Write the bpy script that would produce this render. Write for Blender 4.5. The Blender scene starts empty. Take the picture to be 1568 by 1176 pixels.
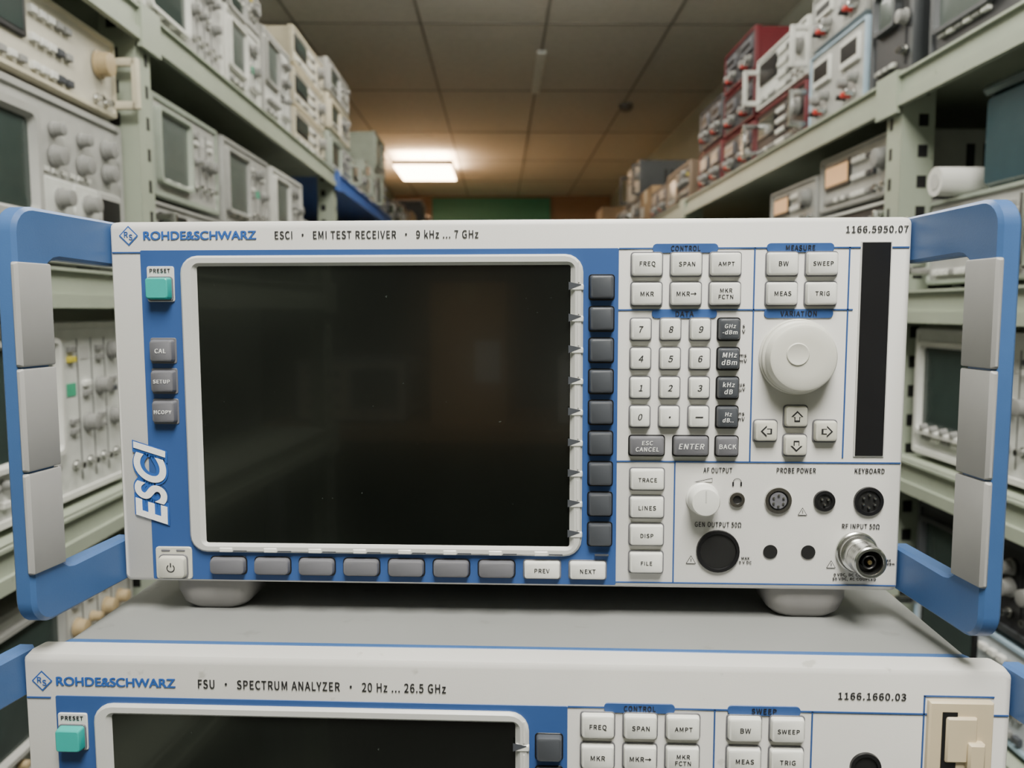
import bpy, bmesh, math, random, os
from mathutils import Matrix, Vector
random.seed(7)
SC=bpy.context.scene; COL=SC.collection
CAM=Vector((0.024,-0.4099,0.1432))
# a sans face bundled with Blender itself (falls back to the built-in font)
FONT=None
try:
    fd=bpy.utils.system_resource('DATAFILES',path='fonts')
    p=os.path.join(fd,"Noto Sans CJK Regular.woff2") if fd else ""
    if p and os.path.exists(p): FONT=bpy.data.fonts.load(p)
except Exception: FONT=None
# ------------------------------------------------------------ materials
MATS={}
def mat(name,col,rough=0.5,metal=0.0,var=0.06,scale=30.0,bump=0.0,coat=0.0,emit=None,estr=0.0,spec=0.5,dirt=0.0,dscale=None,dpos=0.66):
    if name in MATS: return MATS[name]
    m=bpy.data.materials.new(name); m.use_nodes=True; nt=m.node_tree
    b=nt.nodes["Principled BSDF"]
    b.inputs["Roughness"].default_value=rough; b.inputs["Metallic"].default_value=metal
    b.inputs["Specular IOR Level"].default_value=spec
    b.inputs["Coat Weight"].default_value=coat
    tc=nt.nodes.new("ShaderNodeTexCoord"); nz=nt.nodes.new("ShaderNodeTexNoise")
    nz.inputs["Scale"].default_value=scale; nz.inputs["Detail"].default_value=5
    nt.links.new(tc.outputs["Object"],nz.inputs["Vector"])
    rp=nt.nodes.new("ShaderNodeValToRGB")
    rp.color_ramp.elements[0].position=0.3; rp.color_ramp.elements[1].position=0.7
    c0=[max(0,c*(1-var)) for c in col]; c1=[min(1,c*(1+var)) for c in col]
    rp.color_ramp.elements[0].color=(*c0,1); rp.color_ramp.elements[1].color=(*c1,1)
    nt.links.new(nz.outputs["Fac"],rp.inputs["Fac"])
    out=rp.outputs["Color"]
    if dirt!=0:
        n2=nt.nodes.new("ShaderNodeTexNoise"); n2.inputs["Scale"].default_value=dscale or scale*7; n2.inputs["Detail"].default_value=8
        nt.links.new(tc.outputs["Object"],n2.inputs["Vector"])
        r2=nt.nodes.new("ShaderNodeValToRGB"); r2.color_ramp.elements[0].position=dpos; r2.color_ramp.elements[1].position=dpos+0.06
        nt.links.new(n2.outputs["Fac"],r2.inputs["Fac"])
        mx=nt.nodes.new("ShaderNodeMixRGB"); mx.inputs[2].default_value=(col[0]*(1-dirt),col[1]*(1-dirt),col[2]*(1-dirt*1.1),1)
        nt.links.new(r2.outputs["Color"],mx.inputs[0]); nt.links.new(out,mx.inputs[1]); out=mx.outputs[0]
    nt.links.new(out,b.inputs["Base Color"])
    if bump>0:
        bp=nt.nodes.new("ShaderNodeBump"); bp.inputs["Strength"].default_value=bump; bp.inputs["Distance"].default_value=0.001
        n3=nt.nodes.new("ShaderNodeTexNoise"); n3.inputs["Scale"].default_value=1500; nt.links.new(tc.outputs["Object"],n3.inputs["Vector"])
        nt.links.new(n3.outputs["Fac"],bp.inputs["Height"]); nt.links.new(bp.outputs["Normal"],b.inputs["Normal"])
    if emit:
        b.inputs["Emission Color"].default_value=(*emit,1); b.inputs["Emission Strength"].default_value=estr
    MATS[name]=m; return m
PANEL=mat("panel_light_grey",(0.61,0.60,0.58),0.42,var=0.03,scale=12,bump=0.04)
PANEL2=mat("panel_worn_grey",(0.56,0.55,0.53),0.42,var=0.05,scale=12,bump=0.04,dirt=0.25)
BEZ=mat("bezel_grey",(0.52,0.52,0.50),0.4,var=0.03)
BLUE=mat("panel_blue",(0.028,0.078,0.24),0.45,var=0.05,scale=20)
LBLUE=mat("print_blue",(0.02,0.09,0.34),0.5)
HBLUE=mat("handle_blue",(0.045,0.110,0.275),0.38,var=0.07,scale=25,bump=0.05)
GRIP=mat("grip_grey",(0.32,0.315,0.31),0.5,var=0.06)
SCRN=mat("screen_glass",(0.004,0.005,0.004),0.16,var=0.4,scale=8,spec=0.6,coat=0.3,dirt=-24.0,dscale=420,dpos=0.735)
KWHITE=mat("key_white",(0.70,0.70,0.66),0.35,var=0.03)
KDARK=mat("key_dark",(0.055,0.06,0.07),0.4,var=0.08)
KGREY=mat("key_mid_grey",(0.13,0.13,0.145),0.4,var=0.08)
KBEIGE=mat("key_beige",(0.55,0.54,0.47),0.4)
TEAL=mat("key_teal",(0.02,0.36,0.32),0.35)
BLACK=mat("black_plastic",(0.008,0.008,0.009),0.35)
HOLE=mat("hole_black",(0.004,0.004,0.004),0.6)
INK=mat("ink_black",(0.010,0.010,0.012),0.6)
INKW=mat("ink_white",(0.80,0.80,0.78),0.6)
STEEL=mat("connector_steel",(0.55,0.55,0.53),0.25,metal=1.0)
BRASS=mat("connector_pin",(0.6,0.45,0.2),0.3,metal=1.0)
CASE=mat("case_grey",(0.235,0.24,0.235),0.45,var=0.05,scale=8,dirt=0.15)
FOOT=mat("foot_grey",(0.26,0.25,0.245),0.5)
FLOPPY=mat("drive_beige",(0.55,0.46,0.31),0.5)
KNOBM=mat("knob_cream",(0.60,0.59,0.53),0.4,var=0.03)
# ------------------------------------------------------------ mesh builder
class MB:
    def __init__(s): s.v=[]; s.f=[]; s.fm=[]; s.m=[]
    def mi(s,m):
        if m not in s.m: s.m.append(m)
        return s.m.index(m)
    def loft(s,loops,m,cap0=False,cap1=True,closed=True):
        k=s.mi(m); base=[]
        for L in loops:
            base.append(len(s.v)); s.v.extend(L)
        n=len(loops[0])
        for a in range(len(loops)-1):
            for i in range(n):
                j=(i+1)%n
                s.f.append((base[a]+i,base[a]+j,base[a+1]+j,base[a+1]+i)); s.fm.append(k)
        if cap0: s.f.append(tuple(base[0]+i for i in range(n))); s.fm.append(k)
        if cap1: s.f.append(tuple(base[-1]+i for i in range(n))); s.fm.append(k)
    def rbox(s,x0,x1,y0,y1,z0,z1,m,r=0.001,b=None,n=2):
        """box, y0 = front (min y); rounded corners r in XZ, front bevel b"""
        if b is None: b=min(r,0.25*abs(y1-y0))
        cx,cz,w,h=(x0+x1)/2,(z0+z1)/2,x1-x0,z1-z0
        s.loft([rrect(cx,cz,w-2*b,h-2*b,max(r-b,1e-5),y0,n),rrect(cx,cz,w,h,r,y0+b,n),rrect(cx,cz,w,h,r,y1,n)],m,True,True)
    def box(s,x0,x1,y0,y1,z0,z1,m):
        s.loft([[(x0,y,z0),(x1,y,z0),(x1,y,z1),(x0,y,z1)] for y in (y0,y1)],m,True,True)
    def lathe(s,cx,cz,prof,m,n=24,cap0=False,cap1=True):
        s.loft([circ(cx,cz,r,y,n) for r,y in prof],m,cap0,cap1)
    def poly(s,pts,y,m):
        k=s.mi(m); b=len(s.v); s.v.extend([(x,y,z) for x,z in pts]); s.f.append(tuple(range(b,b+len(pts)))); s.fm.append(k)
    def build(s,name,parent=None,bevel=0,angle=32):
        me=bpy.data.meshes.new(name); bm=bmesh.new()
        vs=[bm.verts.new(p) for p in s.v]
        for f,k in zip(s.f,s.fm):
            try: fc=bm.faces.new([vs[i] for i in f]); fc.material_index=k; fc.smooth=True
            except ValueError: pass
        bmesh.ops.recalc_face_normals(bm,faces=bm.faces[:])
        bm.to_mesh(me); bm.free()
        for m in s.m: me.materials.append(m)
        me.set_sharp_from_angle(angle=math.radians(angle))
        ob=bpy.data.objects.new(name,me); COL.objects.link(ob)
        if parent: ob.parent=parent
        return ob
def rrect(cx,cz,w,h,r,y,n=3):
    r=min(r,w/2-1e-6,h/2-1e-6); out=[]
    for (sx,sz,a0) in ((1,1,0),(-1,1,90),(-1,-1,180),(1,-1,270)):
        for i in range(n+1):
            a=math.radians(a0+90*i/n)
            out.append((cx+sx*(w/2-r)+r*math.cos(a),y,cz+sz*(h/2-r)+r*math.sin(a)))
    return out
def circ(cx,cz,r,y,n=24):
    return [(cx+r*math.cos(2*math.pi*i/n),y,cz+r*math.sin(2*math.pi*i/n)) for i in range(n)]
TEXTS=[]
def text(s,x,z,y,m,w=None,h=None,parent=None,align='CENTER',bold=0.0,shear=0.0,rot=0.0,name="label",thick=1.0,builtin=False):
    c=bpy.data.curves.new(name,'FONT'); c.body=s; c.size=1.0; c.align_x='CENTER'; c.align_y='CENTER'
    use=FONT and not builtin
    if use: c.font=FONT; c.space_character=1.07
    if bold<0.015: bold=0.0
    c.offset=bold; c.shear=shear; c.extrude=0.005; c.materials.append(m); c.space_line=0.40 if use else 0.85
    if bold>0.01: c.space_character=1.0+bold*2.0
    o=bpy.data.objects.new(name,c); COL.objects.link(o)
    if parent: o.parent=parent
    TEXTS.append((o,x,y,z,w,h,rot,align,thick*(0.010 if use else 0.026)))
    return o
def finish_texts():
    bpy.context.view_layer.update()
    for o,x,y,z,w,h,rot,align,thick in TEXTS:
        bb=[Vector(b) for b in o.bound_box]
        x0=min(b.x for b in bb); x1=max(b.x for b in bb); y0=min(b.y for b in bb); y1=max(b.y for b in bb)
        dw,dh=max(1e-6,x1-x0),max(1e-6,y1-y0)
        if w and h: sx,sy=w/dw,h/dh
        elif w: sx=sy=w/dw
        else: sx=sy=h/dh
        cx,cy=(x0+x1)/2*sx,(y0+y1)/2*sy
        if align=='LEFT': x=x+dw*sx/2
        R=Matrix.Rotation(math.radians(90),4,'X') 
        Q=Matrix.Rotation(math.radians(-rot),4,'Y')
        mk=lambda dx,dy,dz: Matrix.Translation((x+dx,y+dy,z+dz))@Q@R@Matrix.Translation((-cx,-cy,0))@Matrix.Diagonal((sx,sy,0.02,1))
        o.matrix_local=mk(0,0,0)
        if thick and o.data.offset==0:
            # second impression gives the stroke weight of the silk-screen print
            d=sx*thick
            o.matrix_local=mk(-d/2,0,-d/5)
            o2=bpy.data.objects.new(o.name+"_weight",o.data); COL.objects.link(o2); o2.parent=o.parent; o2.matrix_local=mk(d/2,-0.00001,d/5)
# ------------------------------------------------------------ the bench receivers / analyzers
def handle(parent,side,xs,H,name):
    mb=MB()
    # C profile in YZ, extruded in X, flaring outwards towards the front
    yf,yi,yb=-0.062,-0.044,0.010; zt,zb=H-0.0005,0.0005; t=0.0225; ro=0.012; ri=0.009
    FLARE=0.0088
    sk=lambda x,y: x+side*FLARE*(yb-y)/(yb-yf)
    P=[(yb,zt)]
    for i in range(7):
        a=math.radians(90+90*i/6); P.append((yf+ro+ro*math.cos(a),zt+0.001-ro+ro*math.sin(a)))
    for i in range(7):
        a=math.radians(180+90*i/6); P.append((yf+ro+ro*math.cos(a),zb-0.001+ro+ro*math.sin(a)))
    P.append((yb,zb)); P.append((yb,zb+t))
    for i in range(5):
        a=math.radians(270-90*i/4); P.append((yi+ri+ri*math.cos(a),zb+t+ri+ri*math.sin(a)-0.001))
    for i in range(5):
        a=math.radians(180-90*i/4); P.append((yi+ri+ri*math.cos(a),zt-t-ri+ri*math.sin(a)+0.001))
    P.append((yb,zt-t))
    xa,xb=(xs,xs+side*0.0095)
    b=0.0016
    def off(P,d):
        n=len(P); out=[]
        for i in range(n):
            p0,p1,p2=P[i-1],P[i],P[(i+1)%n]
            e1=Vector((p1[0]-p0[0],p1[1]-p0[1])); e2=Vector((p2[0]-p1[0],p2[1]-p1[1]))
            if e1.length<1e-7 or e2.length<1e-7: out.append(p1); continue
            e1.normalize(); e2.normalize()
            nn=Vector((-e1.y-e2.y,e1.x+e2.x)); 
            if nn.length<1e-6: out.append(p1); continue
            nn.normalize(); out.append((p1[0]+nn.x*d,p1[1]+nn.y*d))
        return out
    A=sum(P[i][0]*P[(i+1)%len(P)][1]-P[(i+1)%len(P)][0]*P[i][1] for i in range(len(P)))
    sg=1 if A>0 else -1
    Pi=off(P,sg*b)
    L=lambda x,Q:[(sk(x,y),y,z) for y,z in Q]
    mb.loft([L(xa,Pi),L(xa+side*b,P),L(xb-side*b,P),L(xb,Pi)],HBLUE,True,True)
    mb.build(name,parent)
    g=MB()
    z0,z1=zb+t+0.001,zt-t-0.001; n=3; hh=(z1-z0)/n
    for i in range(n):
        x0,x1=sorted((xs-side*0.0012,xs+side*0.0022))
        k=len(g.v)
        g.rbox(x0,x1,-0.0632,-0.0425,z0+i*hh+0.0004,z0+(i+1)*hh-0.0004,GRIP,r=0.0009,b=0.0012)
        g.v[k:]=[(sk(p[0],p[1]),p[1],p[2]) for p in g.v[k:]]
    g.build(name+"_grip",parent)
def analyzer(name,W,H,sh,loc,kind,depth=0.40,inset=0.010,vo=0.0):
    root=bpy.data.objects.new(name,None); COL.objects.link(root); root.location=loc; root.empty_display_size=0.1
    P=PANEL if kind=='rx' else PANEL2
    X=lambda u:(u+sh)/1000-W/2
    Z=lambda v:H-vo-v/1000
    c=MB(); Wb=W-2*inset
    c.rbox(-Wb/2,Wb/2,0.0155,depth,0.001,H-0.0002,CASE,r=0.004,b=0.0005)
    c.rbox(-Wb/2-0.001,Wb/2+0.001,0.0125,0.0158,0.0005,H+0.0002,HBLUE,r=0.004,b=0.0004)
    for sx in (-1,1):
        for i in range(14):
            y=0.10+i*0.012; x0,x1=sorted((sx*(Wb/2-0.001),sx*(Wb/2+0.0004)))
            c.box(x0,x1,y,y+0.004,0.05,H-0.05,HOLE)
    c.rbox(-Wb/2+0.01,Wb/2-0.01,depth-0.001,depth+0.02,0.01,H-0.01,CASE,r=0.003)
    c.build("case",root)
    f=MB()
    bz=0.0022
    f.loft([rrect(0,H/2,W-0.003,H-2*bz-0.002,0.002,0.0,3),rrect(0,H/2,W-0.001,H-2*bz+0.002,0.003,0.0012,3),rrect(0,H/2,W,H-0.001,0.003,0.006,3),rrect(0,H/2,W-0.004,H,0.003,0.0125,3)],P,True,True)
    f.build("front_panel",root)
    b=MB(); e=0.0004
    def rect(u0,u1,v0,v1,m,y=-e,r=0.0):
        if r: b.rbox(X(u0),X(u1),y,0.0005,Z(v1),Z(v0),m,r=r/1000,b=0.0001,n=4)
        else: b.box(X(u0),X(u1),y,0.0005,Z(v1),Z(v0),m)
    bl=16 if kind=='rx' else 18.3
    rect(bl,258,15.3,186.3,BLUE,r=0.8)
    Wm=W*1000
    rect(-sh+1.5,16,16.0,16.7,BLUE); rect(258,Wm-sh-1.5,15.2,15.9,BLUE)
    rect(274.5,306.5,13.3,17.8,BLUE,-0.0006,2.0); rect(330,362.5,13.3,17.8,BLUE,-0.0006,2.0)
    rect(258,372.5,45.4,46.1,BLUE); rect(274.5,306.5,45.4,49.9,BLUE,-0.0006,2.0); rect(329.5,363,45.4,49.9,BLUE,-0.0006,2.0)
    rect(324.0,324.7,15.3,121.8,BLUE)
    if kind=='rx': rect(369.7,370.4,15.3,119.5,BLUE)
    else: rect(367.4,368.1,15.3,121.8,BLUE)
    rect(258,Wm-sh-1.5,121.6,122.3,BLUE); rect(286.8,287.5,122,184.6,BLUE); rect(258,Wm-sh-1.5,184.4,185.0,BLUE)
    b.build("blue_print",root)
    s=MB(); cx,cz=X(138.7),Z(94.7); bw,bh=0.2035,0.153
    sw,shh=0.1885,0.1425; scx,scz=X(139.7),Z(94.9)
    s.loft([rrect(cx,cz,bw,bh,0.009,0.0,5),rrect(cx,cz,bw,bh,0.009,-0.0014,5),rrect(cx,cz,bw-0.0022,bh-0.0022,0.0082,-0.0026,5),
            rrect(scx,scz,sw+0.005,shh+0.0035,0.004,-0.0026,5),rrect(scx,scz,sw+0.002,shh+0.0015,0.002,-0.0012,5),rrect(scx,scz,sw,shh,0.001,-0.0004,5)],BEZ,False,False)
    for i in range(9):
        v=34.5+15.62*i
        s.rbox(X(234.4),X(240.6),-0.0031,-0.001,Z(v+1.6),Z(v-1.5),KWHITE,r=0.0006)
        s.poly([(X(233.2),Z(v+1.4)),(X(233.2),Z(v-2.6)),(X(239.4),Z(v-1.4)),(X(239.4),Z(v-1.0))],-0.0032,KDARK)
        s.box(X(237.9),X(238.5),-0.0030,-0.001,Z(v-2.4),Z(v-12.5),PANEL)
    for i in range(9):
        u=56.6+23.38*i
        s.box(X(u+3.5),X(u+10.5),-0.0029,-0.001,Z(170.4),Z(169.8),KDARK)
        if i<8: s.rbox(X(u-4),X(u+3),-0.0031,-0.001,Z(170.9),Z(168.4),KWHITE,r=0.0005)
    s.build("screen_bezel",root)
    g=MB(); g.poly([(p[0],p[2]) for p in rrect(scx,scz,sw+0.001,shh+0.001,0.001,0,3)],-0.0006,SCRN); g.build("display_screen",root)
    k=MB()
    def key(u,v,w,h,m,ht=3.6,y0=0.0,taper=1.3,r=1.2,lab=None,lm=INK,lw=None,lh=2.2,bold=0.0,shear=0,gap_shade=True):
        w/=1000;h/=1000;ht/=1000;t=taper/1000;r/=1000
        x,z=X(u),Z(v)
        if gap_shade: k.rbox(x-w/2-0.0005,x+w/2+0.0005,y0-0.0007,y0+0.001,z-h/2-0.0007,z+h/2+0.0005,BLACK if m in(KDARK,KGREY) else KGREY,r=r+0.0004,b=0.0001,n=3)  # dark plate around the key paints in the shade of the gap
        k.loft([rrect(x,z,w,h,r,y0,3),rrect(x,z,w-t*0.4,h-t*0.4,r,y0-ht*0.7,3),rrect(x,z,w-t*0.8,h-t*0.8,r,y0-ht*0.93,3),rrect(x,z,w-t*1.5,h-t*1.5,r*0.8,y0-ht,3)],m,False,True)
        if lab: text(lab,x,z,y0-ht-0.0001,lm,h=lh/1000 if not lw else None,w=lw/1000 if lw else None,parent=root,bold=bold,shear=shear,name="key_label")
    for i in range(9): key(249.6,34.5+15.62*i,12.0,11.8,KDARK,ht=4.2,taper=1.6)
    for i in range(7): key(56.6+23.38*i,178.3,18.6,8.8,KGREY,ht=4.0,r=2.0)
    key(220.3,178.3,18.6,9.2,KWHITE,lab="PREV",lw=7.6); key(243.6,178.3,18.6,9.2,KWHITE,lab="NEXT",lw=7.8)
    k.rbox(X(19.4),X(33.4),-0.0012,0,Z(41.3),Z(23.4),PANEL,r=0.001); text("PRESET",X(26.4),Z(25.6),-0.0014,INK,w=0.0105,parent=root)
    key(26.4,34.6,12.2,11.2,TEAL,ht=5,y0=-0.0012)
    for v,l,w in ((66.2,"CAL",5.6),(81.8,"SETUP",8.6),(97.5,"HCOPY",9.0)):
        k.rbox(X(19.6),X(33.2),-0.0008,0,Z(v+6.6),Z(v-6.6),KGREY,r=0.001)
        key(26.4,v,12.2,11.4,KGREY,ht=4.4,lab=l,lm=INKW,lw=w)
    k.rbox(X(18.0),X(37.2),-0.0014,0,Z(186.0),Z(168.8),KBEIGE,r=0.0015)
    k.rbox(X(21),X(26),-0.0017,0,Z(171.4),Z(169.9),KGREY,r=0.0005); k.rbox(X(29),X(34),-0.0017,0,Z(171.4),Z(169.9),KGREY,r=0.0005)
    key(27.6,179.0,14.5,11.8,KBEIGE,ht=3.6,y0=-0.0014,r=2)
    px,pz=X(27.6),Z(179.0)
    arc=[(px+0.0022*math.cos(math.radians(a)),pz+0.0022*math.sin(math.radians(a))) for a in range(125,416,15)]
    arc2=[(px+0.0017*math.cos(math.radians(a)),pz+0.0017*math.sin(math.radians(a))) for a in range(415,124,-15)]
    k.poly(arc+arc2,-0.0052,INK); k.poly([(px-.0003,pz+.0005),(px+.0003,pz+.0005),(px+.0003,pz+.0028),(px-.0003,pz+.0028)],-0.0052,INK)
    F1=[("FREQ",271.7,23.4,7.6),("SPAN",290.9,23.4,7.8),("AMPT",310,23.4,7.8),("MKR",271.7,37.9,6.4),("MKR→",290.9,37.9,9.6),("MKR\nFCTN",310,37.9,7.0),
        ("BW",337.5,23.4,4.6),("SWEEP",356.5,23.4,9.6),("MEAS",337.5,37.9,8.0),("TRIG",356.5,37.9,6.8)]
    for l,u,v,w in F1: key(u,v,15.0,11.2,KWHITE,lab=l,lw=w)
    for i,l in enumerate(("TRACE","LINES","DISP","FILE")): key(273.2,130.8+14.3*i,17.0,10.8,KWHITE,lab=l,lw=(9.2,8.6,6.4,5.6)[i])
    nums=[["7","8","9"],["4","5","6"],["1","2","3"],["0",".","–"]]
    for r_ in range(4):
        for c_ in range(3): 
            l=nums[r_][c_]
            key(269.1+14.6*c_,55.3+14.55*r_,10.0,10.6,KWHITE,lab=l,lh=(3.1 if l not in ".–" else (0.8 if l=="." else 0.5)),shear=0.2)
        key(312.4,55.3+14.55*r_,10.6,10.6,KDARK,lab=("GHz\n-dBm","MHz\ndBm","kHz\ndB","Hz\ndB..")[r_],lm=INKW,lw=(7.2,7.4,5.8,5.2)[r_],shear=0.15)
        text(("s\nV","ms\nmV","µs\nµV","ns\nnV")[r_],X(319.8),Z(55.3+14.55*r_),-0.0003,INK,h=0.0042,parent=root)
    key(272.8,113.7,17.4,9.8,KGREY,lab="ESC\nCANCEL",lm=INKW,lw=11.4,shear=0.1); key(294.7,113.7,17.4,9.8,KGREY,lab="ENTER",lm=INKW,lw=12.6,shear=0.2); key(312.6,113.7,11,9.8,KGREY,lab="BACK",lm=INKW,lw=8.2)
    for u,v,a in ((346.2,98.5,90),(331.5,105.8,180),(360.8,105.8,0),(346.2,113,270)):
        key(u,v,11.2,10.4,KBEIGE,r=1.5)
        x,z=X(u),Z(v); sh_=[(0.0030,0),(0,0.0030),(0,0.0014),(-0.0026,0.0014),(-0.0026,-0.0014),(0,-0.0014),(0,-0.0030)]
        ca,sa=math.cos(math.radians(a)),math.sin(math.radians(a))
        for sc,mm,yy in ((1.0,INK,-0.00375),(0.66,KBEIGE,-0.0039)):
            k.poly([(x+(p*ca-q*sa)*sc,z+(p*sa+q*ca)*sc) for p,q in sh_],yy,mm)
    k.build("keys",root)
    kb=MB()
    x,z=X(346.3),Z(69.0)
    kb.lathe(x,z,[(0.0188,0),(0.0188,-0.0012),(0.0182,-0.0018),(0.0172,-0.0018)],KNOBM,48,False,True)
    prof=[(0.0180,-0.0020),(0.0180,-0.0042),(0.0170,-0.0050),(0.0166,-0.0092),(0.0158,-0.0106),(0.0142,-0.0112),(0.0090,-0.0113)]
    kb.lathe(x,z,prof,KNOBM,64,False,True)
    dx,dz=x-0.0030,z+0.0018
    kb.lathe(dx,dz,[(0.0056,-0.01135),(0.0051,-0.0119),(0.0042,-0.0117),(0.0026,-0.01145),(0.0001,-0.01135)],KNOBM,32,False,True)
    if kind=='rx':
        x,z=X(301.2),Z(140.6)
        kb.lathe(x,z,[(0.0082,0),(0.0082,-0.001),(0.0075,-0.0015),(0.0073,-0.0085),(0.0066,-0.0098),(0.004,-0.0101)],KWHITE,40)
        kb.poly([(x-.0003,z),(x+.0003,z),(x+.0003,z+.006),(x-.0003,z+.006)],-0.01025,BEZ)
    kb.build("knobs",root)
    cn=MB()
    def cup(u,v,r,m=HOLE,ring=None,d=0.006):
        x,z=X(u),Z(v)
        if ring: cn.lathe(x,z,[(r+0.0018,-0.0001),(r+0.0016,-0.0014),(r,-0.0014),(r-0.0003,-0.0004)],ring,32,False,False)
        cn.lathe(x,z,[(r,-0.0006),(0.0001,-0.0006)],m,32,False,True)
    if kind=='rx':
        cup(318.4,141.1,0.0022,HOLE,STEEL); cup(338.9,141.3,0.0050,BLACK,STEEL); cup(361.8,141.4,0.0036,HOLE,BLACK); cup(383.6,141.4,0.0056,HOLE,BLACK)
        cn.lathe(X(338.9),Z(141.3),[(0.0042,-0.0006),(0.0042,-0.0012),(0.0001,-0.0012)],KGREY,24)
        for u0,r,n in ((338.9,0.0028,6),(361.8,0.0018,3),(383.6,0.0032,6)):
            for i in range(n):
                a=2*math.pi*i/n+0.5; cn.lathe(X(u0)+r*math.cos(a),Z(141.3)+r*math.sin(a),[(0.0006,-0.0006),(0.0006,-0.0018),(0.0001,-0.0019)],STEEL,10)
        cup(309.5,167.9,0.0092,HOLE,BLACK); cup(335.7,167.8,0.0036); cup(354.6,167.8,0.0036)
        x,z=X(378.6),Z(167.4)
        cn.lathe(x,z,[(0.0104,0),(0.0104,-0.0014),(0.0098,-0.0020),(0.0092,-0.0020),(0.0092,-0.0045),(0.0080,-0.005),(0.0080,-0.009)]+
                 [(0.0078+0.0004*(i%2),-0.009-0.0010*i) for i in range(9)]+[(0.0078,-0.0185),(0.0072,-0.0192),(0.0060,-0.0192),(0.0056,-0.0185),(0.0055,-0.012)],STEEL,48,False,False)
        cn.lathe(x,z,[(0.0055,-0.0125),(0.0001,-0.0125)],HOLE,32); cn.lathe(x,z,[(0.0035,-0.0125),(0.0035,-0.0170),(0.0030,-0.0175),(0.0026,-0.0170),(0.0026,-0.014)],BLACK,24,False,False)
        cn.lathe(x,z,[(0.0011,-0.0125),(0.0011,-0.0178),(0.0001,-0.0180)],BRASS,16)
        cn.rbox(X(375.2),X(390.2),-0.0006,0,Z(118.9),Z(12.6),BEZ,r=0.0004); cn.box(X(375.9),X(389.5),-0.0009,0,Z(118.2),Z(13.2),BLACK)
        def tri(u,v,s):
            x,z=X(u),Z(v)
            cn.poly([(x-s,z-s*.8),(x+s,z-s*.8),(x,z+s*.9)],-0.0004,INK); cn.poly([(x-s*.8,z-s*.68),(x+s*.8,z-s*.68),(x,z+s*.68)],-0.0005,PANEL)
            cn.poly([(x-s*.07,z-s*.4),(x+s*.07,z-s*.4),(x+s*.07,z+s*.3),(x-s*.07,z+s*.3)],-0.0006,INK)
        tri(296.0,172.5,0.0026); tri(351.2,147.0,0.0024); tri(366.2,174.0,0.0024)
        cn.poly([(X(296.5),Z(132.4)),(X(306),Z(132.4)),(X(306),Z(130.2))],-0.0004,INK); cn.poly([(X(298.5),Z(132.2)),(X(305.8),Z(132.2)),(X(305.8),Z(130.6))],-0.0005,PANEL)
        hx,hz=X(318.4),Z(132.4)
        o1=[(hx+0.0022*math.cos(math.radians(a)),hz+0.0022*math.sin(math.radians(a))) for a in range(0,181,20)]; o2=[(hx+0.0019*math.cos(math.radians(a)),hz+0.0019*math.sin(math.radians(a))) for a in range(180,-1,-20)]
        cn.poly(o1+o2,-0.0004,INK)
        for s_ in (-1,1): cn.box(hx+s_*0.002-0.0004,hx+s_*0.002+0.0004,-0.0004,0,hz-0.0018,hz+0.0002,INK)
    else:
        cn.rbox(X(418.0),X(446.0),-0.0030,0,Z(120),Z(8.5),FLOPPY,r=0.001); cn.box(X(423.5),X(430),-0.0034,-0.001,Z(112),Z(13),BLACK)
        cn.rbox(X(425),X(438.5),-0.0045,-0.001,Z(36),Z(15),FLOPPY,r=0.001); cn.rbox(X(434),X(441.5),-0.0065,-0.002,Z(38),Z(26),FLOPPY,r=0.001)
        cn.box(X(416.4),X(417.1),-0.0004,0,Z(121),Z(7),BLUE); cn.box(X(416.4),X(447),-0.0004,0,Z(7.5),Z(6.8),BLUE)
        cup(392,41.0,0.0052,HOLE,BLACK); cup(392,150,0.008,HOLE,STEEL); cup(330,150,0.008,HOLE,STEEL)
    cn.build("connectors",root)
    d=MB(); x,z=X(10.4 if kind=='rx' else 12.3),Z(7.9 if kind=='rx' else 8.2); r=0.0050
    for q,m,y in ((1,LBLUE,-0.0003),(0.82,P,-0.0004)):
        d.poly([(x-r*q,z),(x,z-r*q),(x+r*q,z),(x,z+r*q)],y,m)
    d.build("emblem",root)
    text("R",x-0.0012,z+0.0006,-0.0006,LBLUE,h=0.0027,parent=root); text("S",x+0.0012,z-0.0007,-0.0006,LBLUE,h=0.0027,parent=root)
    zc=Z(7.9 if kind=='rx' else 8.2); y=-0.0003
    if kind=='rx':
        text("ROHDE&SCHWARZ",X(18.2),zc,y,LBLUE,w=0.0578,h=0.0042,parent=root,align='LEFT',thick=2.6,builtin=True)
        text("ESCI  ·  EMI TEST RECEIVER  ·  9 kHz ... 7 GHz",X(85.7),zc,y,INK,w=0.1026,h=0.0041,parent=root,align='LEFT',thick=1.2)
        text("1166.5950.07",X(368),Z(6.8),y,INK,w=0.0296,h=0.0032,parent=root,align='LEFT',thick=1.2)
        for m_,bo,yy in ((LBLUE,0.11,-0.0008),(INKW,0.03,-0.0012)):
            o=text("ESCI",X(16.9),Z(135),yy,m_,w=0.0438+(0.0016 if bo>0.05 else 0),h=0.0170+(0.0016 if bo>0.05 else 0),parent=root,bold=bo,shear=0.35,rot=90,name="model_lettering",builtin=True)
            o.data.space_character=1.06
        text("MEASURE",X(346.2),Z(15.6),-0.0008,INK,w=0.0140,h=0.0025,parent=root)
        for l,u,v,w in (("AF OUTPUT",308.6,126.2,14.2),("PROBE POWER",347.5,126.0,19.2),("KEYBOARD",383.6,126.0,14.5),("GEN OUTPUT 50Ω",309.3,154.1,23.2),("RF INPUT 50Ω",380.3,154.3,18.4)):
            text(l,X(u),Z(v),y,INK,w=w/1000,h=0.0026,parent=root)
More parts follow.
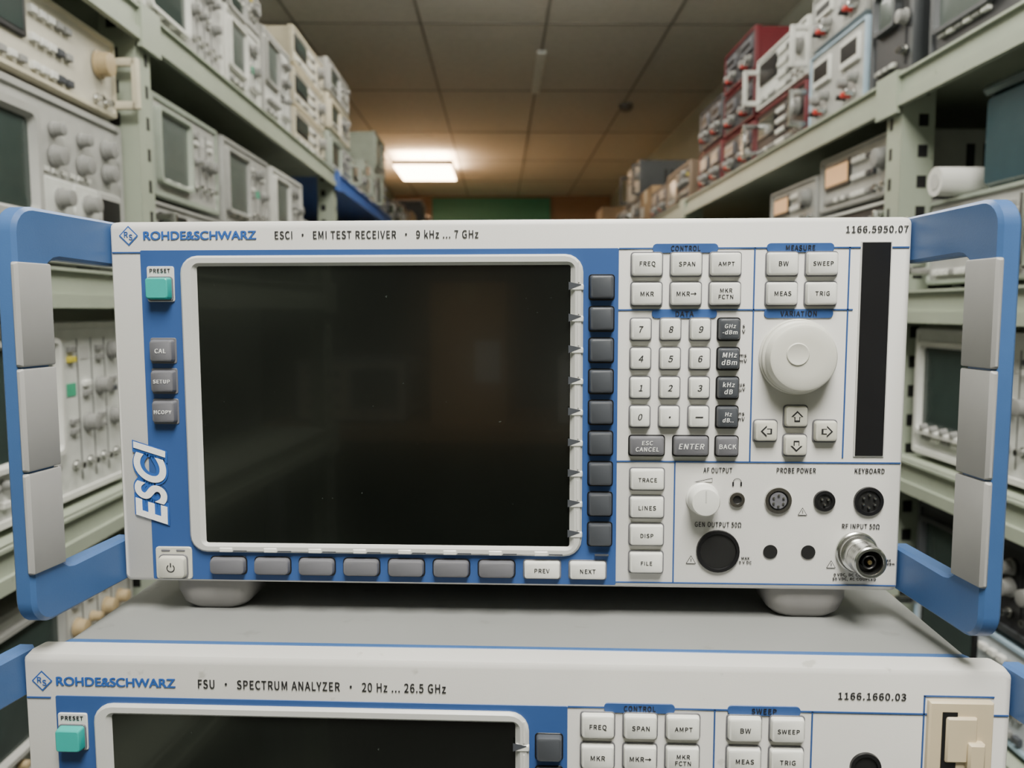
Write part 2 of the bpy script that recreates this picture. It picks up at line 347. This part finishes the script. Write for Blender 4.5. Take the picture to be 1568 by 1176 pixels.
        text("MAX\n0 V DC",X(323.4),Z(172.5),y,INK,w=0.0062,parent=root); text("MAX\n+30 dBm",X(394.0),Z(172.5),y,INK,w=0.0072,parent=root)
        text("0 VDC, DC COUPLED\n50 VDC, AC COUPLED",X(378),Z(180.6),y,INK,w=0.0215,parent=root)
    else:
        text("ROHDE&SCHWARZ",X(19.2),zc,y,LBLUE,w=0.0566,h=0.0042,parent=root,align='LEFT',thick=2.6,builtin=True)
        text("FSU  ·  SPECTRUM ANALYZER  ·  20 Hz ... 26.5 GHz",X(86.8),zc,y,INK,w=0.1155,h=0.0042,parent=root,align='LEFT',thick=1.2)
        text("1166.1660.03",X(379),Z(7.8),y,INK,w=0.0296,h=0.0032,parent=root,align='LEFT',thick=1.2)
        text("SWEEP",X(346.2),Z(15.6),-0.0008,INK,w=0.0110,h=0.0025,parent=root)
    text("CONTROL",X(290.6),Z(15.6),-0.0008,INK,w=0.0142,h=0.0025,parent=root)
    text("DATA",X(290.6),Z(47.7),-0.0008,INK,w=0.0088,h=0.0025,parent=root)
    text("VARIATION",X(346.2),Z(47.7),-0.0008,INK,w=0.0175,h=0.0025,parent=root)
    ft=MB()
    for fx in (44.5,W*1000-43.0):
        for y0 in (0.004,depth-0.07):
            xc=fx/1000-W/2
            L=[]
            for z,w_,d_ in ((0.002,0.041,0.040),(-0.006,0.041,0.040),(-0.0125,0.037,0.036),(-0.0160,0.030,0.030)):
                q=rrect(xc,y0+0.02,w_,d_,0.009,0,4); L.append([(p[0],p[2],z) for p in q])
            ft.loft(L,FOOT,True,True)
    ft.build("feet",root)
    handle(root,-1,-W/2+0.0005,H,"handle_1"); handle(root,1,W/2-0.0005,H,"handle_2")
    return root
analyzer("emi_test_receiver",0.400,0.1887,0,(0,0,0),'rx')
analyzer("spectrum_analyzer",0.452,0.193,-3.0,(0.0035,-0.052,-0.0160-0.193),'sa',depth=0.43,inset=0.0115,vo=0.0054)
ZT=-0.016-0.193-0.016
TW=mat("trolley_steel",(0.30,0.32,0.33),0.4,metal=0.3)
t=MB()
t.rbox(-0.33,0.33,-0.16,0.50,ZT-0.03,ZT,TW,r=0.004); t.rbox(-0.33,0.33,-0.16,0.50,-0.90,-0.875,TW,r=0.004)
for sx in (-1,1):
    for y in (-0.155,0.465):
        t.box(sx*0.31-0.015,sx*0.31+0.015,y,y+0.03,-1.18,ZT-0.02,TW)
        t.loft([[(sx*0.31+dx,y+0.015+0.038*math.cos(a),-1.219+0.038*math.sin(a)) for a in [2*math.pi*i/20 for i in range(20)]] for dx in (-0.012,0.012)],BLACK,True,True)
t.build("equipment_trolley")
# ------------------------------------------------------------ room frame (aisle turned 3.55 deg relative to the stack)
ANG=math.radians(3.55)
RM=Matrix.Translation(CAM)@Matrix.Rotation(ANG,4,'Z')
def place(ob,x=0,y=0,z=0,rot=0): ob.matrix_world=RM@Matrix.Translation((x,y,z))@Matrix.Rotation(math.radians(rot),4,'Z')
FL=-1.40; CE=1.365
XL,XR=-1.25,1.35; Y0,Y1=-2.2,10.0
WALL=mat("wall_paint",(0.36,0.39,0.34),0.7,var=0.05,scale=3)
BROWN=mat("wall_brown",(0.30,0.19,0.12),0.7,scale=3)
CEIL=mat("ceiling_tile",(0.68,0.65,0.60),0.85,var=0.05,scale=25,bump=0.2)
CGRID=mat("ceiling_bar",(0.26,0.24,0.21),0.6)
FLOOR=mat("floor_concrete",(0.16,0.155,0.15),0.5,var=0.15,scale=4)
def simple(name,fn):
    m=MB(); fn(m); o=m.build(name); place(o); return o
simple("floor",lambda m:m.box(XL-.1,XR+.1,Y0-.1,Y1+.1,FL-.1,FL,FLOOR))
def ceil(m):
    m.box(XL-.1,XR+.1,Y0-.1,Y1+.1,CE,CE+.1,CEIL)
    x=-0.97
    while x<XR: 
        if x>XL: m.box(x-.006,x+.006,Y0,Y1,CE-.003,CE+.01,CGRID)
        x+=0.6
    y=-1.95
    while y<Y1: m.box(XL,XR,y-.006,y+.006,CE-.003,CE+.01,CGRID); y+=1.2
simple("ceiling",ceil)
simple("wall_left",lambda m:m.box(XL-.1,XL,Y0,Y1,FL,CE,WALL))
simple("wall_right",lambda m:m.box(XR,XR+.1,Y0,Y1,FL,CE,WALL))
simple("wall_back",lambda m:m.box(XL-.1,XR+.1,Y1,Y1+.1,FL,CE,BROWN))
simple("wall_front",lambda m:m.box(XL-.1,XR+.1,Y0-.1,Y0,FL,CE,mat("wall_front_paint",(0.10,0.10,0.095),0.8)))
GREEN=mat("door_green",(0.045,0.23,0.15),0.5)
def door(m):
    m.rbox(-.80,.62,Y1-.05,Y1-.001,FL,CE-.03,GREEN,r=.004)
    for i in range(12): m.box(-.80,.62,Y1-.056,Y1-.04,FL+.2*i+.1,FL+.2*i+.115,mat("door_green_dark",(0.04,0.2,0.13),0.5))
simple("door_1",door)
# ------------------------------------------------------------ lights
def lamp(x,y,w,d,power,col,name="ceiling_light_panel",vis=4.0,drop=0.0,up=0.0):
    m=MB(); zt=CE-drop
    dm=mat("diffuser_%.2f_%.1f"%(col[2],vis),(0.8,0.8,0.8),0.5,emit=col,estr=vis)
    hm=mat("lamp_housing",(0.7,0.7,0.68),0.5)
    m.loft([[(x-w/2,y-d/2,z),(x+w/2,y-d/2,z),(x+w/2,y+d/2,z),(x-w/2,y+d/2,z)] for z in (zt-.001,zt-.045)],hm,True,True)
    w2,d2=w-.03,d-.03
    m.loft([[(x-w2/2,y-d2/2,z),(x+w2/2,y-d2/2,z),(x+w2/2,y+d2/2,z),(x-w2/2,y+d2/2,z)] for z in (zt-.044,zt-.050)],dm,True,True)
    if drop>0:
        for a in(-1,1): m.box(x-.006,x+.006,y+a*d*.35-.006,y+a*d*.35+.006,zt-.01,CE,hm)
        if up: m.loft([[(x-w2/2,y-d2/2,z),(x+w2/2,y-d2/2,z),(x+w2/2,y+d2/2,z),(x-w2/2,y+d2/2,z)] for z in (zt-.001,zt+.004)],dm,True,True)  # glowing top added to throw light onto the ceiling
    o=m.build(name); place(o)
    def al(nm,p,z,flip):
        L=bpy.data.lights.new(nm,'AREA'); L.shape='RECTANGLE'; L.size=w2; L.size_y=d2; L.energy=p; L.color=col
        lo=bpy.data.objects.new(nm,L); COL.objects.link(lo); lo.parent=o; lo.location=(x,y,z)
        if flip: lo.rotation_euler=(math.pi,0,0)
    al("panel_light",power,zt-.055,False)
    if up: al("added_uplight",up,zt+.010,True)  # upward light added to brighten the ceiling
COOL=(1.0,0.975,0.895)
lamp(0.1,-0.32,0.6,0.7,66,COOL,drop=.12,up=6); lamp(0.1,1.2,0.6,0.7,12,COOL,drop=.12,up=6); lamp(0.1,2.6,0.6,0.6,11,COOL,drop=.12,up=62)  # unseen lamps; the farthest is added to brighten the ceiling
lamp(-.665,7.65,0.53,0.85,36,(1.0,0.70,0.44),vis=26.0,drop=.07,up=8)
simple("smoke_detector",lambda m:m.loft([[(.85+r*math.cos(a),5.6+r*math.sin(a),z) for a in [2*math.pi*i/20 for i in range(20)]] for r,z in ((.05,CE),(.05,CE-.02),(.035,CE-.04),(.01,CE-.045))],mat("detector_plastic",(.2,.19,.17),.5),True,True))
def strip(m): m.rbox(.205,.255,4.45,5.25,CE-.02,CE,mat("vent_white",(0.85,0.86,0.84),0.5),r=.004)
simple("ceiling_strip_fitting",strip)
# ------------------------------------------------------------ steel racks
RACK=mat("rack_paint",(0.35,0.39,0.31),0.45,var=0.06,scale=10,dirt=0.2)
RBLUE=mat("rack_blue",(0.04,0.12,0.42),0.45)
def rack(side,Xa,levels,posts,bluespan,name="steel_shelf_rack"):
    m=MB(); s=side; D=0.50
    def bx(x0,x1,*a): x0,x1=sorted((x0,x1)); m.box(x0,x1,*a)
    ztop=levels[0]+0.008
    for y in posts:
        for xf in (Xa,Xa+s*(D-0.004)):
            bx(xf,xf+s*0.004,y-.025,y+.025,FL,ztop,RACK)
            bx(xf if xf==Xa else xf-s*.05,xf+s*0.055 if xf==Xa else xf+s*.004,y-.027,y-.023,FL,ztop,RACK)
        z=ztop-.03
        while z>-1.0:
            bx(Xa+s*.028,Xa+s*.044,y-.0278,y-.026,z-.012,z+.008,HOLE)
            bx(Xa-s*.0006,Xa,y+.004,y+.014,z-.012,z+.008,HOLE); z-=.05
    for z in levels:
        for a,b in zip(posts[:-1],posts[1:]):
            M=RBLUE if (bluespan and bluespan[0]<=a<bluespan[1] and z==levels[0]) else RACK
            bx(Xa-s*.004,Xa,a+.0,b-.0,z-.052,z,M); bx(Xa-s*.010,Xa-s*.004,a,b,z-.052,z-.034,M)
            bx(Xa-s*.010,Xa+s*.02,a,b,z-.004,z,M)
            bx(Xa+s*(D-.004),Xa+s*D,a,b,z-.052,z,M)
            bx(Xa,Xa+s*D,a+.0,b-.0,z-.014,z-.001,M)
            bx(Xa-s*.012,Xa-s*.004,a-.028,a+.045,z-.062,z+.006,M)
    o=m.build(name); place(o); return o
LV_L=[.475,.055,-.27,-.62,-1.05]; LV_R=[.385,.030,-.245,-.60,-1.05]
PL=[-1.0,1.36,2.90,4.40,5.90,7.40,8.9]; PR=[-1.0,1.40,2.95,4.45,5.95,7.45,8.95]
XA_L,XA_R=-.57,.667
rack(-1,XA_L,LV_L,PL,(2.8,4.3)); rack(1,XA_R,LV_R,PR,None)
# ------------------------------------------------------------ shelf instruments
def M_(n,c,r=.5,**k): return mat(n,c,r,**k)
BODY={'grey':M_("inst_grey",(0.36,0.36,0.34)),'cream':M_("inst_cream",(0.60,0.55,0.42)),'white':M_("inst_white",(0.64,0.64,0.60)),'dark':M_("inst_dark",(0.045,0.05,0.055)),
 'green':M_("inst_greygreen",(0.32,0.36,0.30)),'red':M_("inst_red",(0.13,0.007,0.014)),'blue':M_("inst_blue",(0.13,0.27,0.44)),'lblue':M_("inst_pale_blue",(0.36,0.48,0.58)),'brown':M_("inst_brown",(0.17,0.12,0.08))}
CRT=M_("crt_glass",(0.035,0.052,0.047),.2); CRTG=M_("crt_grey",(0.10,0.12,0.11),.3); LCD=M_("lcd_amber",(0.5,0.3,0.15),.4,emit=(1.0,.55,.25),estr=.5)
KN1=M_("knob_grey",(0.25,0.25,0.24)); KN2=M_("knob_tan",(0.42,0.32,0.18)); REDM=M_("post_red",(0.5,0.03,0.02)); YEL=M_("key_yellow",(0.6,0.5,0.05)); GRN=M_("key_green_bg",(0.05,0.35,0.2))
CARD=M_("cardboard",(0.40,0.26,0.14),.8); TAPE=M_("tape",(0.45,0.36,0.2),.4); FACE={'grey':M_("face_grey",(0.40,0.40,0.38)),'cream':M_("face_cream",(0.56,0.53,0.44)),'white':M_("face_white",(0.60,0.61,0.58)),'dark':M_("face_dark",(0.03,0.03,0.034)),'blue':M_("face_blue",(0.55,0.60,0.64)),'red':M_("face_black",(0.03,0.02,0.02))}
def knob(m,x,z,r,mt,d=.016): m.lathe(x,z,[(r*1.15,-.001),(r*1.15,-.004),(r,-.005),(r*.92,-d),(r*.6,-d-.001)],mt,14)
def bnc(m,x,z): m.lathe(x,z,[(.0075,0),(.0075,-.003),(.0052,-.003),(.0050,-.013),(.0035,-.013),(.0030,-.006)],STEEL,12,False,True)
def shell(m,w,h,d,bm,fm,fr=.010):
    m.rbox(-w/2+.004,w/2-.004,.012,d,.012,h-.003,bm,r=.006,b=.001)
    m.loft([rrect(0,h/2+.004,w-.002,h-.008,.006,.014,2),rrect(0,h/2+.004,w,h-.008,.006,.004,2),rrect(0,h/2+.004,w-.004,h-.012,.005,-.003,2),rrect(0,h/2+.004,w-2*fr,h-.008-2*fr,.003,-.003,2),rrect(0,h/2+.004,w-2*fr-.002,h-.01-2*fr,.003,.002,2)],bm,True,False)
    m.loft([rrect(0,h/2+.004,w-2*fr,h-.008-2*fr,.003,.001,2),rrect(0,h/2+.004,w-2*fr,h-.008-2*fr,.003,.0008,2)],fm,False,True)
    for sx in (-1,1):
        for y in (.03,d-.05): m.box(sx*(w/2-.035)-.012,sx*(w/2-.035)+.012,y,y+.024,0,.014,BLACK)
    for i in range(7):
        for sx in (-1,1):
            x0,x1=sorted((sx*(w/2-.005),sx*(w/2-.0035))); m.box(x0,x1,.12+i*.03,.135+i*.03,h*.25,h*.75,HOLE)
def scope(w,h,d,c='grey',f='grey',rnd=None,seed=0,scr=None,kn=None):
    R=random.Random(seed); m=MB(); shell(m,w,h,d,BODY[c],FACE[f]); scr=scr or CRT; kn=kn or KN1
    sw=w*.40; sh=min(h*.60,sw*.85); cx=-w/2+.022+sw/2+.008; cz=h-.026-sh/2-.006
    m.loft([rrect(cx,cz,sw+.022,sh+.022,.010,.001,3),rrect(cx,cz,sw+.020,sh+.020,.010,-.010,3),rrect(cx,cz,sw+.008,sh+.008,.008,-.010,3),rrect(cx,cz,sw,sh,.006,-.002,3)],BODY[c],False,False)
    m.loft([rrect(cx,cz,sw+.002,sh+.002,.006,-.002,3),rrect(cx,cz,sw*.6,sh*.6,.006,-.005,3)],scr,False,True)
    n=6
    for i in range(n):
        x=cx-sw/2+(i+.5)*sw/n; m.rbox(x-.009,x+.009,-.006,.002,.034,.042,KWHITE if i%2 else KN1,r=.001)
        if h>.2: knob(m,x,.062 if h>.22 else .055,.0055,kn,.012)
    x0=cx+sw/2+.028; x1=w/2-.024; nx=max(3,int((x1-x0)/.036)); nz=max(3,int((h-.05)/.042))
    for i in range(nx):
        for j in range(nz):
            x=x0+(i+.5)*(x1-x0)/nx; z=.030+(j+.6)*(h-.055)/nz
            q=R.random()
            if j==0: bnc(m,x,z-.006)
            elif q<.5: knob(m,x,z,R.choice([.007,.010,.012]),kn)
            elif q<.85:
                for dz in (-.008,.006): m.rbox(x-.009,x+.009,-.005,.002,z+dz-.004,z+dz+.004,R.choice([KWHITE,KN1,KN1,KDARK,YEL if R.random()<.3 else KWHITE]),r=.001)
            else: m.box(x-.012,x+.012,-.0002,.002,z-.009,z+.009,R.choice([INK,BEZ,GRN]))
    for i in range(1,nx): 
        x=x0+i*(x1-x0)/nx; m.box(x-.0005,x+.0005,-.0001,.002,.03,h-.025,INK)
    return m
def plugscope(w,h,d,c='grey',f='grey',seed=1,kn=None):
    R=random.Random(seed); m=MB(); kn=kn or KN1; shell(m,w,h,d,BODY[c],FACE[f])
    sw=w*.38; sh=h*.62; cx=-w/2+.02+sw/2; cz=h-.03-sh/2
    m.loft([rrect(cx,cz,sw,sh,.012,.001,3),rrect(cx,cz,sw,sh,.012,-.012,3),rrect(cx,cz,sw-.02,sh-.02,.010,-.012,3),rrect(cx,cz,sw-.03,sh-.03,.008,-.003,3)],BODY['grey'],False,False)
    m.loft([rrect(cx,cz,sw-.028,sh-.028,.008,-.003,3),rrect(cx,cz,sw*.5,sh*.5,.008,-.006,3)],CRT,False,True)
    for i in range(5): knob(m,cx-sw/2+(i+.5)*sw/5,.045,.007,kn)
    x0=cx+sw/2+.012; x1=w/2-.016; zt=h-.02; zm=h*.52
    for i in range(6): knob(m,x0+(i%3+.5)*(x1-x0)/3,zm+.03+(i//3)*(zt-zm-.02)/2,R.choice([.009,.013]),kn)
    for i in range(6): m.box(x0+.01+i*.022,x0+.022+i*.022,-.002,.001,zm+.008,zm+.014,KWHITE)
    for k in range(3):
        a=x0+k*(x1-x0)/3; b=x0+(k+1)*(x1-x0)/3
        m.rbox(a+.002,b-.002,-.006,.001,.020,zm,FACE['white'] if k!=2 else FACE['grey'],r=.002)
        xc=(a+b)/2
        if k==2: m.box(a+.008,b-.008,-.0065,-.001,.03,zm-.01,BLACK)
        else:
            for zz,rr in ((zm-.025,.012),(zm-.058,.009),(zm-.080,.007)):
                if zz>.03: m.lathe(xc,zz,[(rr*1.2,-.006),(rr*1.2,-.010),(rr,-.011),(rr*.9,-.024),(rr*.5,-.025)],kn,14)
            m.lathe(xc,.036,[(.007,-.006),(.006,-.016),(.004,-.016),(.003,-.008)],STEEL,12)
    return m
def gen(w,h,d,c='grey',f='grey',seed=2,disp=None,kn=None,handles=True):
    R=random.Random(seed); m=MB(); kn=kn or KN1; shell(m,w,h,d,BODY[c],FACE[f],fr=.007)
    if handles:
        for sx in (-1,1):
            x=sx*(w/2-.004)
            for z in (.03,h-.03): m.rbox(x-.005,x+.005,-.036,.0,z-.006,z+.006,STEEL if seed%2 else BODY[c],r=.002)
            m.rbox(x-.005,x+.005,-.040,-.030,.024,h-.024,STEEL if seed%2 else BODY[c],r=.002)
    dw=w*.36; x0=-w/2+.026; zt=h-.018; dh=min(.055,h*.42)
    m.rbox(x0,x0+dw,-.004,.001,zt-dh,zt,BLACK,r=.003); m.box(x0+.008,x0+dw-.008,-.0046,-.002,zt-dh+.007,zt-.007,disp or CRT)
    for i in range(7):
        x=x0+(i+.5)*dw/7; m.rbox(x-.007,x+.007,-.006,.001,.022,.031,R.choice([KWHITE,KN1]),r=.001)
    kx=x0+dw+.018; ny=3 if h<.13 else 4; nz=max(2,ny); 
    for i in range(5):
        for j in range(nz):
            x=kx+i*.021; z=.026+j*(h-.055)/max(1,nz-1)
            if x<w/2-.075: m.rbox(x-.0075,x+.0075,-.006,.001,z-.005,z+.005,KWHITE if i<3 else R.choice([KN1,KDARK,KN1]),r=.0012)
    knob(m,w/2-.052,h*.62,min(.018,h*.16),kn,.02)
    bnc(m,w/2-.064,.026); bnc(m,w/2-.034,.026)
    return m
def psu(w,h,d,c='grey',f='dark',seed=3):
    m=MB(); shell(m,w,h,d,BODY[c],FACE[f],fr=.006)
    n=2 if w>.2 else 1
    for k in range(n):
        cx=-w/2+(k+.5)*w/n; ww=w/n*.62
        m.rbox(cx-ww/2,cx+ww/2,-.006,.001,h*.55,h-.022,KGREY if f=='dark' else KWHITE,r=.004); m.rbox(cx-ww/2+.006,cx+ww/2-.006,-.0068,-.003,h*.62,h-.03,BLACK,r=.002)
        knob(m,cx-ww*.28,h*.38,.010,KN1); knob(m,cx+ww*.28,h*.38,.010,KN1)
        for i,mm in enumerate((BLACK,REDM,STEEL)):
            knob(m,cx+(i-1)*.022,.034,.006,mm,.018)
    return m
def carton(w,h,d,seed=4):
    m=MB(); m.box(-w/2,w/2,0,d,0,h,CARD); m.box(-w/2-.0006,w/2+.0006,-.0006,d,h*.0+.0,h*.02,CARD)
    m.box(-.025,.025,-.001,d+.001,h-.06,h+.001,TAPE); m.box(-w/2+.02,-w/2+.10,-.001,0,h*.3,h*.6,KWHITE)
    for s in(-1,1): m.box(min(s*.002,s*w/2),max(s*.002,s*w/2),0,d,h,h+.003,CARD)
    return m
def drop(side,m,name,yc,z,jit=0,back=0.004):
    o=m.build(name)
    if side<0: place(o,XA_L-back-.02,yc,z,90+jit)
    else: place(o,XA_R+back+.02,yc,z,-90+jit)
    return o
SC_="oscilloscope"; SG="signal_generator"; PS="bench_power_supply"; FC="frequency_counter"; VN="network_analyzer"
drop(-1,plugscope(.43,.230,.42,'grey','grey',seed=11),SC_,1.105,.055)
drop(-1,gen(.42,.125,.40,'cream','cream',seed=12,kn=KN2),VN,1.10,.285)
drop(-1,scope(.40,.255,.40,'white','white',seed=13),SC_,1.10,-.27)
drop(-1,scope(.36,.22,.40,'grey','cream',seed=14),SC_,.62,.055); drop(-1,scope(.40,.24,.40,'grey','grey',seed=15),SC_,.64,-.27)
drop(-1,scope(.42,.26,.40,'grey','white',seed=16,kn=KN2),SC_,1.08,-.62); drop(-1,gen(.42,.15,.40,'cream','cream',seed=17),SG,.60,-.62)
drop(-1,gen(.34,.135,.40,'grey','grey',seed=21),SG,1.60,.055); drop(-1,scope(.33,.185,.40,'green','grey',seed=22,scr=CRTG),SC_,1.60,.190)
drop(-1,gen(.36,.12,.40,'white','white',seed=23),SG,1.97,.055); drop(-1,scope(.35,.20,.40,'grey','grey',seed=24,scr=CRTG),SC_,1.97,.175)
drop(-1,gen(.34,.14,.40,'grey','grey',seed=25),SG,2.34,.055); drop(-1,scope(.33,.18,.40,'white','grey',seed=26,scr=CRTG),SC_,2.34,.195)
drop(-1,scope(.33,.22,.40,'grey','cream',seed=27),SC_,2.70,.055)
ZU=.475
drop(-1,scope(.40,.20,.40,'white','grey',seed=31),SC_,1.62,ZU); drop(-1,gen(.40,.12,.40,'cream','cream',seed=32),SG,1.62,ZU+.20)
drop(-1,scope(.26,.19,.40,'white','white',seed=33,scr=CRTG),SC_,1.97,ZU); drop(-1,scope(.26,.10,.40,'grey','grey',seed=34),FC,1.97,ZU+.19)
drop(-1,scope(.27,.24,.40,'grey','white',seed=35,scr=CRTG),SC_,2.26,ZU)
for i in range(3): drop(-1,gen(.40,.115,.40,'cream','cream',seed=40+i,handles=False),SG,2.64,ZU+.115*i)
for i,(c,h) in enumerate((('green',.15),('cream',.13),('grey',.12))): drop(-1,scope(.40,h,.40,c,'grey',seed=45+i),FC,3.12,ZU+sum((.15,.13,.12)[:i]))
def fillrow(side,ya,yb,z,hmax,pal,seed,cartons=0.0,nl=2):
    R=random.Random(seed); y=ya
    while y<yb-.2:
        w=min(R.uniform(.30,.44),yb-y); yc=y+w/2; zz=z
        for k in range(R.randint(1,nl)):
            h=R.uniform(.11,.20)
            if zz+h>z+hmax: break
            c=R.choice(pal); f=R.choice(['grey','cream','white'] if c in('grey','cream','white','green') else ['dark','grey'])
            q=R.random(); ww=w-.012
            if R.random()<cartons: drop(side,carton(ww,h,.38),"cardboard_box",yc,zz); zz+=h+.0035; break
            if q<.4: drop(side,scope(ww,h+.0,.40,c,f,seed=R.randint(0,999),scr=R.choice([CRT,CRTG])),SC_,yc,zz)
            elif q<.75: drop(side,gen(ww,h,.40,c,f,seed=R.randint(0,999)),SG,yc,zz)
            else: drop(side,psu(ww,h,.40,c,'dark' if c in('dark','red') else 'grey'),PS,yc,zz)
            zz+=h
        y+=w
LP=['grey','cream','white','green']; 
fillrow(-1,3.36,4.35,ZU,.42,LP,1,.0,3); fillrow(-1,4.45,7.3,ZU,.42,['grey','brown','dark','cream'],2,.55,3); fillrow(-1,7.45,8.8,ZU,.42,['brown','dark'],3,.7,3)
fillrow(-1,2.95,4.3,.055,.34,LP,4); fillrow(-1,4.45,8.8,.055,.34,['grey','brown','dark'],5,.4)
drop(1,scope(.44,.215,.40,'white','white',seed=51),SC_,1.12,-.245)
drop(1,gen(.42,.16,.40,'grey','grey',seed=52),SG,.62,-.245)
drop(1,gen(.42,.15,.40,'lblue','blue',seed=53),SG,1.10,-.60); drop(1,scope(.42,.14,.40,'dark','dark',seed=54),FC,1.10,-.45)
drop(1,gen(.30,.14,.40,'green','grey',seed=55),SG,1.17,.03)
RU=.385
drop(1,scope(.34,.20,.40,'dark','dark',seed=61,scr=CRTG,kn=KWHITE),SC_,1.17,RU)
drop(1,scope(.16,.20,.36,'dark','dark',seed=62,scr=CRTG),SC_,1.47,RU)
drop(1,psu(.28,.165,.40,'lblue','grey',seed=63),PS,1.71,RU); drop(1,psu(.27,.12,.40,'grey','grey',seed=64),PS,1.71,RU+.165)
drop(1,gen(.36,.13,.40,'red','red',seed=65),SG,2.05,RU); drop(1,gen(.36,.14,.40,'white','white',seed=66,disp=BLACK),SG,2.05,RU+.13)
for i in range(3): drop(1,psu(.30,.125,.40,'red','dark',seed=67+i),PS,2.40,RU+.125*i)
for i in range(2): drop(1,psu(.28,.14,.40,'red' if i==0 else 'dark','dark',seed=70+i),PS,2.71,RU+.14*i)
fillrow(1,2.98,5.9,RU,.36,['dark','dark','brown','grey'],6,.3,2); fillrow(1,6.0,8.85,RU,.34,['brown','dark'],7,.75,2)
ZM=.03
drop(1,gen(.34,.165,.40,'white','dark',seed=75),SG,1.60,ZM); drop(1,gen(.34,.12,.40,'grey','grey',seed=76,disp=LCD,handles=False),SG,1.60,ZM+.165)
drop(1,gen(.30,.15,.40,'lblue','white',seed=77),SG,1.94,ZM); drop(1,gen(.30,.11,.40,'grey','grey',seed=78,disp=LCD,handles=False),FC,1.94,ZM+.15)
drop(1,gen(.36,.17,.40,'white','white',seed=79),SG,2.30,ZM); drop(1,scope(.34,.20,.40,'grey','grey',seed=80),SC_,2.68,ZM)
fillrow(1,3.0,8.8,ZM,.28,['grey','dark','brown'],8,.4)
def case_(m):
    m.rbox(-.16,.16,0,.30,0,.13,M_("case_teal",(0.03,0.06,0.07),.15),r=.012,b=.006); m.rbox(-.165,.165,-.004,.304,.13,.145,M_("case_lid",(0.05,0.09,0.10),.2),r=.006)
    m.rbox(-.03,.03,-.010,0,.115,.140,BLACK,r=.002)
mm=MB(); case_(mm); drop(1,mm,"storage_case",1.02,ZM+.1405)
mm=MB(); mm.lathe(0,.022,[(.022,-.03),(.022,.06),(.018,.062)],KWHITE,20,True,True); mm.lathe(0,.022,[(.012,-.031),(.001,-.031)],BEZ,16); drop(1,mm,"label_tape_roll",1.25,ZM+.14)
# unseen bench, carton and scopes added behind the camera to shape the screen reflection
def bench(m):
    m.box(-1.02,.80,-2.15,-1.60,-.40,-.36,M_("bench_wood",(0.30,0.19,0.10),.5))
    for x in(-.99,.73):
        for y in(-2.13,-1.66): m.box(x,x+.04,y,y+.04,FL,-.40,TW)
simple("reflection_bench",bench)
o=carton(.24,.44,.30).build("cardboard_box"); place(o,-.36,-1.70,-.36,180)
o=scope(.40,.22,.38,'white','white',seed=90,scr=CRTG).build("oscilloscope"); place(o,.12,-1.70,-.36,180)
o=scope(.36,.20,.38,'grey','cream',seed=91,scr=CRTG).build("oscilloscope"); place(o,-.74,-1.70,-.36,180)
finish_texts()
# ------------------------------------------------------------ world + camera
w=bpy.data.worlds.new("world"); SC.world=w; w.use_nodes=True; w.node_tree.nodes["Background"].inputs[0].default_value=(0.5,0.5,0.5,1); w.node_tree.nodes["Background"].inputs[1].default_value=0.1
cd=bpy.data.cameras.new("camera"); cam=bpy.data.objects.new("camera",cd); COL.objects.link(cam); SC.camera=cam
psi,th,ro=math.radians(-2.66),math.radians(5.21),math.radians(-0.09)
F=Vector((math.sin(psi)*math.cos(th),math.cos(psi)*math.cos(th),-math.sin(th))); R=Vector((math.cos(psi),-math.sin(psi),0)); U=R.cross(F)
R2=R*math.cos(ro)+U*math.sin(ro); U2=-R*math.sin(ro)+U*math.cos(ro)
M=Matrix((R2,U2,-F)).transposed().to_4x4(); M.translation=CAM; cam.matrix_world=M
cd.sensor_width=36; cd.lens=36*1250/1568; cd.clip_start=0.01; cd.clip_end=60
cd.dof.use_dof=True; cd.dof.focus_distance=0.405; cd.dof.aperture_fstop=11.5
